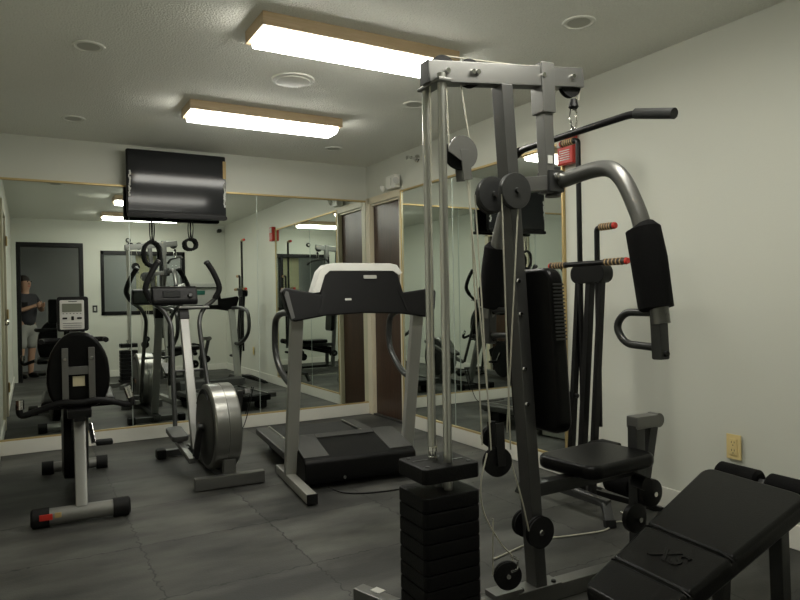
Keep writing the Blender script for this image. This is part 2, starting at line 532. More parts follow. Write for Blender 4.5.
MB().disc((0, 0, -0.012), (0, 0, -1), [(0, 0.104), (0.006, 0.098), (0.010, 0.05), (0.011, 0.0)], 40).build('dome', 'white2', t)

# ------------------------------------------------------------------ wall fittings
t = thing('emergency_light', 'white two-headed emergency light on the right wall above the brown door', 'emergency light', (-0.01, -0.60, 2.19))
MB().box((-0.03, 0, 0), (0.06, 0.17, 0.12), 0.01).build('housing', 'white2', t)
MB().box((-0.062, -0.02, 0.0), (0.006, 0.012, 0.07), 0.002).build('lens_strip', 'cap', t)
for s, zz in ((1, -0.025), (-1, 0.015)):
    h = MB().disc((-0.055, s * 0.105, zz - 0.01), (-0.35, s * 0.55, -0.25), [(0, 0.016), (0.02, 0.030), (0.03, 0.034)], 20).build('lamp_head', 'white2', t)
    MB().disc(Vector((-0.055, s * 0.105, zz - 0.01)) + Vector((-0.35, s * 0.55, -0.25)).normalized() * 0.03, (-0.35, s * 0.55, -0.25), [(0, 0.03), (0.004, 0.0)], 20).build('lamp_glass', 'cap', h)
t = thing('sprinkler', 'small chrome sidewall sprinkler high on the right wall beside the guide rods', 'sprinkler', (-0.01, -0.98, 2.335))
MB().disc((0, 0, 0), (-1, 0, 0), [(0, 0.035), (0.006, 0.032), (0.012, 0.014)], 24).build('flange', 'chrome', t)
MB().cyl((0, 0, 0), (-0.06, 0, 0), 0.010, 12).build('nozzle', 'chrome', t)
MB().box((-0.075, 0, 0.012), (0.05, 0.03, 0.004), 0.001).box((-0.10, 0, 0), (0.004, 0.035, 0.03), 0.001).tube([(-0.05, 0.012, 0), (-0.10, 0.012, 0)], 0.003, 8).tube([(-0.05, -0.012, 0), (-0.10, -0.012, 0)], 0.003, 8).build('deflector', 'chrome', t)
t = thing('fire_alarm', 'red fire alarm with a pale strobe at the mirror corner on the right wall', 'fire alarm', (-0.01, -2.795, 2.045))
MB().box((-0.025, 0, 0), (0.05, 0.13, 0.19), 0.008).build('housing', 'red', t)
MB().box((-0.056, 0.025, 0.045), (0.02, 0.06, 0.07), 0.008).build('strobe', 'cap', t)
g = MB()
for k in range(5): g.box((-0.052, 0.0, -0.012 - k * 0.014), (0.005, 0.085, 0.005), 0.001)
g.build('grille', 'film', t)
t = thing('wall_outlet', 'beige electrical outlet low on the right wall above the bench', 'outlet', (-0.01, -3.85, 0.40))
MB().box((-0.003, 0, 0), (0.006, 0.075, 0.12), 0.002).build('plate', 'beige', t)
r = MB()
r.box((-0.008, 0, 0), (0.006, 0.04, 0.078), 0.002)
r.build('receptacle', 'beige', t)
sl = MB()
for z in (0.019, -0.019):
    for yy in (-0.007, 0.007): sl.box((-0.0112, yy, z + 0.004), (0.001, 0.0025, 0.009))
    sl.cyl((-0.0105, 0, z - 0.010), (-0.0115, 0, z - 0.010), 0.0028, 10)
sl.build('slots', 'black', t)
t = thing('light_switch', 'small light switch on the front wall beside the window, seen in the mirror', 'switch', (-2.04, YF, 1.07))
MB().box((0, 0.003, 0), (0.07, 0.006, 0.11), 0.002).build('plate', 'dgrey', t)
MB().box((0, 0.008, 0), (0.03, 0.01, 0.06), 0.003).build('rocker', 'cap', t)
t = thing('wall_sensor', 'small round grey sensor high on the front wall, seen in the mirror', 'sensor', (-1.54, YF, 2.15))
MB().disc((0, 0, 0), (0, 1, 0), [(0, 0.04), (0.02, 0.038), (0.032, 0.025)], 24).build('housing', 'dgrey', t)
MB().disc((0, 0.03, 0), (0, 1, 0), [(0, 0.022), (0.012, 0.018), (0.018, 0.0)], 16).build('lens', 'cap', t)
t = thing('security_camera', 'dark security camera under the ceiling in the front right corner, seen in the mirror', 'camera', (-0.12, YF, 2.36))
MB().disc((0, 0, 0), (0, 1, 0), [(0, 0.035), (0.01, 0.03)], 20).cyl((0, 0, 0), (0, 0.06, -0.01), 0.012, 12).build('bracket', 'white2', t)
MB().box((0, 0.11, -0.02), (0.06, 0.12, 0.055), 0.012).build('body', 'black', t)
MB().disc((0, 0.17, -0.022), (0, 1, 0), [(0, 0.02), (0.008, 0.018)], 16).build('lens', 'dgrey', t)
t = thing('window_blind', 'beige blind hanging behind the front window glass, seen in the mirror', 'blind', (-1.25, YF - 0.16, 0))
MB().box((0, 0, 1.475), (0.32, 0.006, 0.93), 0.002).build('fabric', 'beige2', t)
MB().cyl((-0.17, 0, 1.95), (0.17, 0, 1.95), 0.02, 16).build('roller', 'cap', t)
MB().box((0, 0, 1.005), (0.32, 0.014, 0.025), 0.004).build('bottom_rail', 'beige2', t)

# ------------------------------------------------------------------ television
t = thing('television', 'flat television with glare on its screen, mounted at the top of the mirrored wall', 'television', (-1.83, -0.125, 0.065))
MB().box((0, 0.02, 2.055), (0.80, 0.05, 0.53), 0.012).box((0, 0.055, 2.07), (0.5, 0.04, 0.34), 0.015).build('housing', 'black', t)
MB().box((0, -0.007, 2.065), (0.785, 0.008, 0.49), 0.002).build('screen', 'screen', t)
MB().prism(rrect(0.80, 0.035, 0.015), XZ, -0.03, 0.02, 0.004).build('speaker_bar', 'black', t).location = (0, 0, 1.785)
mount = MB(); mount.box((0, 0.108, 2.2), (0.34, 0.02, 0.12), 0.004)
for x_ in (-0.12, 0.12): mount.box((x_, 0.085, 2.13), (0.03, 0.03, 0.30), 0.003)
mount.build('wall_bracket', 'blackm', t)
def crumple(x, z0, z1, wd):
    bm = MB(); n = 12
    for k in range(n):
        z = z0 + (z1 - z0) * (k + 0.5) / n
        bm.box((x + random.uniform(-.006, .006), -0.018 + random.uniform(-.004, .004), z), (wd * random.uniform(.5, 1), 0.004, (z1 - z0) / n * 1.2), 0, (random.uniform(-.5, .5), random.uniform(-.3, .3), random.uniform(-.4, .4)))
    return bm
crumple(-0.38, 1.93, 2.14, 0.016).build('torn_film', 'film', t)
crumple(0.385, 1.88, 2.08, 0.018).build('torn_film', 'film', t)
MB().box((0.386, -0.014, 2.2), (0.026, 0.004, 0.15), 0.001).build('tan_strip', 'card', t)
def coil(x, ztop, zc, r, rv, turns, label):
    t = thing('coiled_cable', label, 'cable', (x, -0.045, 0), 0, 'cables hanging from the television')
    MB().tube(curve([(-0.008, 0.02, ztop), (-0.008, 0, (ztop + zc + rv) / 2 - 0.01), (0.0, 0, zc + rv)], 6), 0.0045, 8).tube(curve([(0.012, 0.02, ztop), (0.014, 0, (ztop + zc + rv) / 2), (0.006, 0, zc + rv)], 6), 0.0045, 8).build('lead', 'rubber', t)
    pts = []
    for k in range(turns * 20 + 1):
        a = PI / 2 + 2 * PI * k / 20
        q = 1 + 0.07 * math.sin(k * 1.7) + 0.05 * math.sin(k * 0.31)
        pts.append((r * q * math.cos(a), 0.01 * math.sin(k * 0.45), zc + rv * q * math.sin(a)))
    MB().tube(pts, 0.009, 8).build('coil', 'rubber', t)
    MB().tube([(0.014 * math.cos(a), 0.02 * math.sin(a), zc + rv + 0.004 * math.sin(2 * a)) for a in [2 * PI * k / 12 for k in range(12)]], 0.005, 8, True).build('tie', 'black', t)
coil(-2.025, 1.845, 1.545, 0.066, 0.10, 7, 'black cable wound in a large round coil, hanging under the left of the television')
coil(-1.71, 1.845, 1.63, 0.05, 0.045, 4, 'black cable wound in a small tangled coil, hanging under the right of the television')

# ------------------------------------------------------------------ treadmill
T = thing('treadmill', 'grey motorised treadmill standing in front of the corner door', 'treadmill', (-1.165, -2.1, 0), math.radians(-6))
for s in (-1, 1):
    MB().box((s * 0.40, 0.04, 0.035), (0.06, 0.74, 0.055), 0.006).build('foot_bar', 'post', T)
    MB().box((s * 0.40, -0.335, 0.035), (0.062, 0.012, 0.057), 0.003).build('bar_end_cap', 'rubber', T)
    MB().bar((s * 0.395, 0.16, 0.05), (s * 0.395, -0.05, 1.04), 0.075, 0.05, (0, 1, 0), 0.006).build('upright', 'post', T)
    MB().tube(curve([(s * 0.40, -0.02, 1.06), (s * 0.41, 0.22, 1.06), (s * 0.41, 0.40, 1.02), (s * 0.41, 0.45, 0.93), (s * 0.41, 0.44, 0.80), (s * 0.41, 0.33, 0.70), (s * 0.40, 0.17, 0.635), (s * 0.40, 0.05, 0.63)], 6), 0.021, 12).build('handrail', 'dgrey', T)
    MB().box((s * 0.345, 0.76, 0.135), (0.11, 0.88, 0.05), 0.012).build('side_rail', 'hoodtop', T)
    MB().box((s * 0.26, 1.09, 0.055), (0.10, 0.14, 0.11), 0.02).build('rear_foot', 'rubber', T)
    MB().box((s * 0.295, 0.76, 0.163), (0.014, 0.88, 0.006), 0.002).build('rail_strip', 'steel', T)
MB().box((0, 0.76, 0.115), (0.66, 0.90, 0.06), 0.01).build('deck', 'hood', T)
MB().box((0, 0.75, 0.149), (0.56, 0.87, 0.008), 0.003).build('belt', 'belt', T)
MB().prism([(-0.06, 0.035), (-0.075, 0.08), (-0.07, 0.165), (-0.04, 0.185), (0.30, 0.255), (0.345, 0.235), (0.36, 0.14), (0.36, 0.035)], YZ(0), -0.365, 0.365, 0.012, 3).build('motor_hood', 'hood', T)
hd = MB()
hd.prism([(-0.03, 0.192), (0.305, 0.262), (0.36, 0.238), (0.375, 0.165), (0.35, 0.16), (0.30, 0.23), (-0.02, 0.176)], YZ(0), -0.36, -0.20, 0.004)
hd.prism([(-0.03, 0.192), (0.305, 0.262), (0.36, 0.238), (0.375, 0.165), (0.35, 0.16), (0.30, 0.23), (-0.02, 0.176)], YZ(0), 0.20, 0.36, 0.004)
hd.prism([(0.24, 0.248), (0.30, 0.262), (0.36, 0.238), (0.375, 0.165), (0.35, 0.16)], YZ(0), -0.2, 0.2, 0.003)
hd.build('hood_trim', 'hoodtop', T)
MB().box((0, 0.385, 0.158), (0.56, 0.03, 0.012), 0.003).build('roller_strip', 'steel', T)
MB().disc((-0.12, -0.075, 0.06), (0, -1, 0), [(0, 0.012), (0.006, 0.010)], 16).build('screw', 'chrome', T)
# console: dark wide back with rising ends and a pale cap
def tilt(u, v, tt):
    return Vector((u, tt - 0.12 - (v - 1.03) * 0.25 * -1, v))
ol = [(-0.44, 1.015), (-0.475, 1.08), (-0.50, 1.19), (-0.475, 1.215), (-0.43, 1.205), (-0.27, 1.175), (-0.225, 1.31), (-0.2, 1.325), (0.22, 1.325), (0.245, 1.31), (0.27, 1.175), (0.43, 1.195), (0.475, 1.205), (0.50, 1.18), (0.475, 1.07), (0.44, 1.015), (0.25, 1.045), (0.0, 1.055), (-0.25, 1.045)]
MB().prism(ol, tilt, -0.045, 0.03, 0.012, 3).build('console', 'hood', T)
cap = MB()
cap.prism([(-0.315, 1.18), (-0.262, 1.31), (-0.22, 1.35), (-0.17, 1.36), (0.20, 1.36), (0.245, 1.35), (0.275, 1.30), (0.25, 1.285), (0.215, 1.312), (-0.2, 1.312), (-0.232, 1.285), (-0.272, 1.185)], tilt, -0.05, 0.06, 0.004)
cap.build('console_cap', 'cap', T)
fc = MB(); fc.prism([(-0.23, 1.10), (0.23, 1.10), (0.21, 1.30), (-0.21, 1.30)], tilt, 0.031, 0.045, 0.004); fc.build('console_face', 'face', T)
MB().prism(rrect(0.12, 0.05, 0.008, 3, 0.0, 1.25), tilt, 0.046, 0.049).build('display', 'lcdg', T)
MB().prism(rrect(0.085, 0.022, 0.006, 3, 0.055, 1.275), tilt, -0.052, -0.046).build('badge', 'post', T)
MB().prism(rrect(0.04, 0.012, 0.003, 2, -0.10, 1.14), tilt, -0.048, -0.0455).build('sticker', 'cap', T)
for s_ in (-1, 1):
    MB().prism([(s_ * 0.455, 1.03), (s_ * 0.485, 1.17), (s_ * 0.475, 1.195), (s_ * 0.462, 1.19), (s_ * 0.435, 1.04)], tilt, -0.05, -0.043).build('wing_trim', 'hoodtop', T)
    MB().prism([(s_ * 0.29, 1.06), (s_ * 0.275, 1.06), (s_ * 0.235, 1.19), (s_ * 0.25, 1.19)], tilt, -0.05, -0.044).build('console_ridge', 'black', T)
t = thing('power_cord', 'black power cord lying on the floor in front of the treadmill hood', 'cord', (0, 0, 0))
MB().tube(curve([(-1.42, -2.20, 0.03), (-1.36, -2.28, 0.006), (-1.25, -2.36, 0.005), (-1.05, -2.40, 0.005), (-0.93, -2.36, 0.005), (-0.86, -2.34, 0.005)], 8), 0.0045, 8).build('wire', 'rubber', t)
t = thing('power_cord', 'thin dark cord on the floor along the mirrored wall behind the treadmill', 'cord')
MB().tube(curve([(-1.62, -0.10, 0.004), (-1.5, -0.13, 0.004), (-1.36, -0.10, 0.004), (-1.30, -0.05, 0.01), (-1.25, -0.03, 0.12), (-1.19, -0.028, 0.36)], 8), 0.004, 8).build('wire', 'rubber', t)

# ------------------------------------------------------------------ elliptical trainer
Eo = thing('elliptical_trainer', 'elliptical trainer with a big grey flywheel drum facing the room', 'elliptical trainer', (-1.89, -1.77, 0), 0)
MB().box((0.005, 0.0, 0.042), (0.425, 0.055, 0.074), 0.006, (0, 0, math.radians(-3))).build('rear_stabilizer', 'grey', Eo)
MB().box((0.01, 0.035, 0.115), (0.075, 0.05, 0.10), 0.004).build('drum_bracket', 'grey', Eo)
cz, cy, R0 = 0.342, 0.235, 0.27
MB().disc((-0.085, cy, cz), (1, 0, 0), [(0, R0 - 0.028), (0.004, R0 - 0.008), (0.014, R0), (0.082, R0 + 0.002), (0.0835, R0 - 0.001), (0.0865, R0 - 0.001), (0.088, R0 + 0.002), (0.156, R0), (0.166, R0 - 0.008), (0.17, R0 - 0.028)], 64).build('drum_rim', 'rim', Eo)
for s in (-1, 1):
    MB().disc((s * 0.083, cy, cz), (s, 0, 0), [(0, R0 - 0.026), (0.006, R0 - 0.034), (0.01, R0 - 0.08), (0.013, 0.06), (0.016, 0.0)], 48).build('drum_cover', 'flyside', Eo)
vents = MB()
for k in range(14):
    a = math.radians(60 + k * 6.5)
    vents.box((-0.0935, cy - (R0 - 0.045) * math.cos(a) , cz + (R0 - 0.045) * math.sin(a)), (0.003, 0.008, 0.03), 0, (a - PI / 2, 0, 0))
vents.build('vent_slots', 'black', Eo)
MB().box((-0.0955, cy + 0.085, cz - 0.01), (0.010, 0.085, 0.038), 0.001).build('sticker', 'sticker', Eo)
MB().bar((0, 0.02, 0.05), (0, 1.05, 0.05), 0.055, 0.05).build('spine', 'dgrey', Eo)
MB().box((0, 1.0, 0.035), (0.42, 0.055, 0.05), 0.006).build('front_stabilizer', 'dgrey', Eo)
for s in (-1, 1):
    MB().box((s * 0.225, 1.0, 0.035), (0.07, 0.09, 0.07), 0.015).build('stabilizer_cap', 'rubber', Eo)
MB().bar((0, 0.875, 0.06), (0, 1.235, 1.04), 0.065, 0.05, (0, 1, 0), 0.006).build('mast', 'silver', Eo)
MB().bar((0, 1.215, 1.0), (0, 1.25, 1.09), 0.075, 0.06, (0, 1, 0), 0.006).build('mast_collar', 'black', Eo)
MB().box((0.075, 1.22, 1.095), (0.23, 0.06, 0.016), 0.004).build('tray', 'silver', Eo)
MB().prism([(1.20, 1.115), (1.19, 1.15), (1.225, 1.25), (1.255, 1.265), (1.30, 1.245), (1.31, 1.125)], YZ(0), -0.235, 0.105, 0.015, 3).build('console', 'black', Eo)
MB().disc((0.045, 1.20, 1.185), (0, -1, 0.35), [(0, 0.02), (0.012, 0.018), (0.02, 0.012)], 20).build('knob', 'dgrey', Eo)
MB().box((-0.09, 1.202, 1.20), (0.13, 0.006, 0.05), 0.002, (-0.34, 0, 0)).build('display', 'lcddark', Eo)
for s in (-1, 1):
    p = [(s * 0.185, 1.22, 1.445), (s * 0.235, 1.215, 1.36), (s * 0.277, 1.22, 1.245), (s * 0.245, 1.24, 1.16), (s * 0.16, 1.24, 1.085), (s * 0.115, 1.2, 1.0), (s * 0.105, 1.15, 0.90), (s * 0.12, 1.06, 0.62), (s * 0.131, 0.95, 0.20 if s < 0 else 0.34)]
    h = MB().tube(curve(p, 6), 0.017, 12).build('swing_arm', 'dgrey', Eo)
    MB().tube(curve(p[:4], 6), 0.022, 12).build('grip', 'rubber', h)
    MB().disc((s * 0.185, 1.22, 1.44), (-s * 0.5, 0.05, 0.85), [(0, 0.025), (0.015, 0.024), (0.022, 0.012)], 16).build('grip_cap', 'dgrey', h)
    z0, z1, y1 = (0.20, 0.13, 0.30) if s < 0 else (0.34, 0.56, 0.18)
    MB().bar((s * 0.165, 0.97, z0), (s * 0.165, y1 - 0.05, z1), 0.04, 0.035).build('pedal_rail', 'grey', Eo)
    mid = Vector((s * 0.165, 0.72, z0 + (z1 - z0) * 0.37 + 0.03))
    MB().prism(rrect(0.11, 0.27, 0.03), lambda u, v, tt: Vector((mid.x + u, mid.y + v, mid.z + tt - (v) * (z1 - z0) / 0.7)), 0, 0.035, 0.006).build('pedal', 'hoodtop', Eo)
    MB().bar((s * 0.115, cy, cz), (s * 0.135, y1, z1), 0.02, 0.04, (1, 0, 0)).cyl((s * 0.09, cy, cz), (s * 0.13, cy, cz), 0.025, 16).build('crank', 'dgrey', Eo)
MB().cyl((-0.13, 1.075, 0.62), (0.13, 1.075, 0.62), 0.010, 12).build('pivot_axle', 'dgrey', Eo)
# ------------------------------------------------------------------ recumbent bike
B = thing('recumbent_bike', 'recumbent exercise bike with an oval black seat back, beside the left wall', 'exercise bike', (-2.72, -1.97, 0), math.radians(-3))
MB().cyl((-0.16, 0, 0.05), (0.16, 0, 0.05), 0.042, 20).build('rear_stabilizer', 'silver', B)
for s in (-1, 1):
    MB().tube([(s * 0.15, 0, 0.05), (s * 0.225, 0, 0.05), (s * 0.235, 0, 0.05)], [0.05, 0.05, 0.04], 20).build('end_cap', 'rubber', B)
MB().box((-0.165, -0.049, 0.062), (0.06, 0.006, 0.03), 0.002).build('red_sticker', 'red', B)
MB().box((-0.11, -0.041, 0.064), (0.03, 0.004, 0.026), 0.001).build('white_sticker', 'card', B)
MB().bar((0, 0.0, 0.07), (0, 0.26, 0.55), 0.06, 0.06, (0, 1, 0), 0.01).build('seat_post', 'silver', B)
MB().bar((0, 0.06, 0.10), (0, 1.15, 0.07), 0.05, 0.06).build('frame_spine', 'silver', B)
MB().prism([(0.27, 0.555), (0.27, 0.60), (0.33, 0.615), (0.66, 0.625), (0.70, 0.60), (0.66, 0.57)], YZ(0), -0.19, 0.19, 0.018, 3).build('seat', 'vinyl', B)
MB().bar((0, 0.12, 0.53), (0, 0.75, 0.50), 0.06, 0.05).box((0, 0.20, 0.545), (0.12, 0.16, 0.05), 0.01).build('seat_rail', 'blackm', B)
bo = []
for k in range(36):
    a = 2 * PI * k / 36
    zz = math.sin(a)
    wd = 0.162 * (1 - 0.30 * max(0, zz + 0.15) ** 1.3)
    c = math.cos(a)
    bo.append((wd * math.copysign(abs(c) ** 0.66, c), 0.772 + 0.214 * math.copysign(abs(zz) ** 0.72, zz)))
MB().prism(bo, XZ, 0.21, 0.28, 0.022, 3).build('backrest', 'vinyl', B)
hb = MB()
for s in (-1, 1): hb.box((s * 0.066, 0.197, 0.745), (0.032, 0.025, 0.31), 0.003)
hb.box((0, 0.198, 0.775), (0.12, 0.02, 0.045), 0.003)
hbo = hb.build('backrest_bracket', 'grey', B)
bt = MB()
for s in (-1, 1):
    for z in (0.62, 0.84): bt.disc((s * 0.066, 0.186, z), (0, -1, 0), [(0, 0.011), (0.006, 0.009)], 12)
bt.build('bolt', 'chrome', hbo)
MB().box((0, 0.207, 0.715), (0.06, 0.003, 0.055), 0.001).build('care_label', 'beige2', B)
MB().tube(curve([(-0.283, 0.20, 0.63), (-0.288, 0.2, 0.59), (-0.275, 0.21, 0.55), (-0.20, 0.2, 0.57), (-0.09, 0.18, 0.605), (0.0, 0.175, 0.60), (0.09, 0.18, 0.607), (0.18, 0.2, 0.585), (0.25, 0.205, 0.565), (0.268, 0.205, 0.585), (0.245, 0.205, 0.655)], 6), 0.017, 12).build('side_handlebar', 'rubber', B)
for p in ([(-0.283, 0.2, 0.585), (-0.283, 0.2, 0.635)], [(0.262, 0.205, 0.605), (0.243, 0.205, 0.665)]):
    MB().tube(p, 0.02, 12).build('pulse_sensor', 'chrome', B)
MB().disc((-0.095, 0.80, 0.285), (1, 0, 0), [(0, 0.20), (0.012, 0.235), (0.07, 0.24), (0.135, 0.235), (0.147, 0.20)], 40).bar((0, 0.5, 0.35), (0, 0.9, 0.5), 0.08, 0.12, (0, 0, 1), 0.02).build('flywheel_housing', 'black', B)
for s, oz, oy in ((1, -0.12, -0.06), (-1, 0.12, 0.06)):
    MB().bar((s * 0.065, 0.80, 0.38), (s * 0.085, 0.80 + oy, 0.38 + oz), 0.015, 0.028, (1, 0, 0)).build('crank', 'chrome', B)
    MB().box((s * 0.145, 0.80 + oy, 0.38 + oz), (0.10, 0.08, 0.03), 0.01).build('pedal', 'rubber', B)
MB().cyl((-0.16, 1.16, 0.045), (0.14, 1.16, 0.045), 0.034, 20).build('front_stabilizer', 'silver', B)
for s in (-1, 1):
    MB().cyl((-0.02 + s * 0.13, 1.16, 0.045), (-0.02 + s * 0.2, 1.16, 0.045), 0.044, 20).build('end_cap', 'rubber', B)
MB().bar((-0.01, 1.02, 0.45), (-0.015, 0.97, 0.98), 0.05, 0.05, (0, 1, 0)).build('console_mast', 'silver', B)
MB().tube(fillet([(-0.20, 0.82, 0.905), (-0.20, 0.95, 0.905), (0.17, 0.95, 0.905), (0.17, 0.82, 0.905)], 0.05), 0.017, 12).build('front_handlebar', 'rubber', B)
def tl(u, v, tt): return Vector((u - 0.018, 0.93 + tt + (v - 0.97) * 0.15, v))
MB().prism(rrect(0.185, 0.225, 0.015, 3, 0, 1.075), tl, 0, 0.04, 0.006).build('console', 'black', B)
cf = MB().prism(rrect(0.142, 0.19, 0.008, 3, -0.005, 1.07), tl, -0.006, 0.002, 0.002).build('console_face', 'face', B)
MB().prism(rrect(0.115, 0.055, 0.004, 2, -0.005, 1.115), tl, -0.009, -0.005).build('display', 'lcd', cf)
for u in (-0.045, -0.0, 0.04):
    MB().prism(rrect(0.028 if u else 0.016, 0.012 if u else 0.026, 0.003, 2, u - 0.002, 1.047), tl, -0.009, -0.005).build('button', 'black', cf)
bl = MB()
for k in range(6): bl.prism(rrect(0.009, 0.004, 0.001, 2, -0.055 + k * 0.02, 1.077), tl, -0.008, -0.005)
bl.prism(rrect(0.05, 0.005, 0.001, 2, 0, 1.156), tl, -0.008, -0.005)
for z in (1.015, 1.0, 0.988): bl.prism(rrect(0.11, 0.0025, 0.001, 2, -0.005, z), tl, -0.008, -0.005)
bl.build('printed_marks', 'dgrey', cf)

# ------------------------------------------------------------------ vertical climber
V = thing('vertical_climber', 'black vertical climber with striped grips against the right wall', 'climber', (-0.33, -3.255, 0), 0)
for s in (-1, 1):
    MB().bar((-0.10, s * 0.08, 0.10), (0.0, s * 0.08, 1.30), 0.028, 0.036, (1, 0, 0)).build('rail', 'blackm', V)
MB().bar((-0.10, 0.0, 0.10), (0.0, 0.0, 1.28), 0.036, 0.04, (1, 0, 0)).build('center_column', 'blackm', V)
MB().prism(rrect(0.24, 0.10, 0.045, 5, 0, 1.255), lambda u, v, tt: Vector((tt, u, v)), -0.035, 0.04, 0.006).build('top_bracket', 'blackm', V)
def grip(a, b, parent):
    a, b = Vector(a), Vector(b)
    g = MB().tube([a, b], 0.017, 14).build('grip', 'grip', parent)
    rg = MB()
    for k in range(5):
        c = a.lerp(b, 0.12 + k * 0.17); d = (b - a).normalized()
        rg.tube([c - d * 0.003, c + d * 0.003], 0.0195, 14)
    rg.build('grip_ring', 'tan', g)
    d = (b - a).normalized()
    MB().tube([b, b + d * 0.012], [0.019, 0.015], 14).build('red_end', 'red', g)
bar = MB().cyl((-0.03, 0.15, 1.31), (-0.03, -0.15, 1.31), 0.014, 14).build('handlebar', 'blackm', V)
grip((-0.03, 0.15, 1.31), (-0.03, 0.27, 1.31), bar)
grip((-0.03, -0.12, 1.31), (-0.03, -0.265, 1.31), bar)
h = MB().tube(fillet([(-0.02, 0.055, 0.45), (-0.02, 0.06, 1.98), (-0.02, 0.10, 1.985)], 0.015), 0.0145, 14).build('handle_pole', 'blackm', V)
grip((-0.02, 0.085, 1.985), (-0.02, 0.18, 1.985), h)
h2 = MB().tube(fillet([(-0.02, -0.065, 0.45), (-0.02, -0.065, 1.49), (-0.02, -0.10, 1.495)], 0.015), 0.0145, 14).build('handle_pole', 'blackm', V)
grip((-0.02, -0.085, 1.495), (-0.02, -0.18, 1.495), h2)
for s, z in ((1, 0.60), (-1, 0.38)):
    p_ = MB().box((-0.09, s * 0.16, z), (0.11, 0.13, 0.03), 0.01).build('pedal', 'rubber', V)
    MB().cyl((-0.06, s * 0.05, z), (-0.06, s * 0.14, z), 0.012, 10).build('pedal_arm', 'blackm', p_)
cl = MB(); cl.tube(fillet([(0.22, 0.28, 0.02), (0.02, 0.20, 0.12), (-0.13, 0.20, 0.12), (-0.13, -0.20, 0.10), (-0.15, -0.235, 0.0)], 0.05), 0.022, 14)
cl.build('base_tube', 'dgrey', V)
MB().bar((-0.13, 0.42, 0.10), (-0.13, -0.22, 0.10), 0.04, 0.04).build('front_crossbar', 'dgrey', V)
MB().bar((-0.13, -0.20, 0.10), (-0.16, -0.25, 0.02), 0.045, 0.035).build('front_leg', 'dgrey', V)
MB().bar((-0.158, -0.247, 0.035), (-0.162, -0.256, 0.0), 0.052, 0.042).build('leg_tip', 'rubber', V)
MB().bar((-0.13, 0.40, 0.10), (-0.16, 0.44, 0.0), 0.045, 0.035).build('front_leg', 'dgrey', V)
for s in (-1, 1):
    MB().bar((-0.09, s * 0.06, 0.12), (0.27, s * 0.22, 0.0), 0.03, 0.03).build('rear_leg', 'blackm', V)

# ------------------------------------------------------------------ multi-gym   (local x towards the seat, local y towards the back wall)
G = thing('multi_gym', 'tall grey multi-gym with a black weight stack and cables, in the foreground', 'multi-gym', (-1.735, -3.93, 0), math.radians(-2))
PX = 0.03                      # middle plane
def top(a): return 1.911 + 0.107 * (a + 0.04)
bar_ = MB().bar((-0.035, PX, top(-0.035)), (0.66, PX, top(0.66)), 0.055, 0.075).build('top_beam', 'grey', G)
MB().box((-0.037, PX, 1.911), (0.006, 0.056, 0.076), 0.002).build('beam_end_cap', 'dgrey', G)
MB().box((0.0, PX, 1.874), (0.05, 0.15, 0.012), 0.003).build('rod_plate', 'grey', G)
for p in (0.085, -0.018):
    MB().cyl((0.0, p, 0.10), (0.0, p, 1.90), 0.0145, 20).build('guide_rod', 'steel', G)
MB().bar((0.288, PX, 1.91), (0.412, PX, 0.06), 0.05, 0.064, (0, 1, 0)).build('main_post', 'mgrey', G)
MB().bar((-0.28, PX, 0.032), (1.0, PX, 0.032), 0.06, 0.06).build('base_beam', 'grey', G)
MB().bar((-0.165, 0.375, 0.03), (-0.03, 0.0, 0.03), 0.055, 0.055).build('rear_foot', 'grey', G)
MB().box((-0.118, 0.30, 0.0585), (0.035, 0.045, 0.002), 0, (0, 0, math.radians(20))).build('foot_sticker', 'cap', G)
MB().box((-0.03, PX, 0.08), (0.22, 0.2, 0.03), 0.004).build('stack_base', 'rubber', G)
SXc, SYc, SW, SD = -0.015, 0.02, 0.22, 0.19
def wplate(z, th, name, m='plate'):
    o = [(SXc + u, SYc + v) for u, v in [(-SW / 2 + .012, -SD / 2), (SW / 2 - .012, -SD / 2), (SW / 2, -SD / 2 + .012), (SW / 2, SD / 2 - .012), (SW / 2 - .012, SD / 2), (-SW / 2 + .012, SD / 2), (-SW / 2, SD / 2 - .012), (-SW / 2, -SD / 2 + .012)]]
    return MB().prism(o, XY, z, z + th, 0.006, 2).build(name, m, G)
zt = 0.095
for k in range(8):
    wplate(zt + k * 0.0505, 0.0485, 'weight_plate')
ztop = zt + 8 * 0.0505
MB().cyl((0, PX, ztop), (0, PX, ztop + 0.045), 0.032, 20).build('selector_stem', 'chrome', G)
sel = wplate(ztop + 0.040, 0.052, 'top_plate')
mk = MB()
mk.box((SXc - 0.06, SYc + 0.02, ztop + 0.0925), (0.06, 0.008, 0.002)); mk.box((SXc + 0.055, SYc - 0.02, ztop + 0.0925), (0.06, 0.008, 0.002))
for u, v in ((-.08, -.065), (.08, -.065), (-.08, .065), (.08, .065)): mk.disc((SXc + u, SYc + v, ztop + 0.092), (0, 0, 1), [(0, 0.009), (0.003, 0.007)], 10)
mk.build('plate_marks', 'dgrey', sel)
MB().disc((-0.03, PX, ztop + 0.092), (0, 0, 1), [(0, 0.017), (0.012, 0.017), (0.014, 0.010), (0.03, 0.010), (0.032, 0.015), (0.045, 0.015), (0.047, 0.008)], 20).build('cable_bolt', 'chrome', G)
PUL = [(-0.011, 0.62), (-0.010, 1.0), (-0.005, 0.97), (-0.003, 0.86), (0.003, 0.86), (0.005, 0.97), (0.010, 1.0), (0.011, 0.62)]
def pulley(c, r, axis=(0, 1, 0), m='rubber', name='pulley', wd=1.0):
    o = MB().disc(c, axis, [(h * wd, q * r) for h, q in PUL], 32).build(name, m, G)
    ax = Vector(axis).normalized()
    MB().disc(Vector(c) - ax * 0.016 * wd, ax, [(0, r * 0.16), (0.003, r * 0.2), (0.029 * wd, r * 0.2), (0.032 * wd, r * 0.16)], 12).build('axle_bolt', 'chrome', o)
    return o
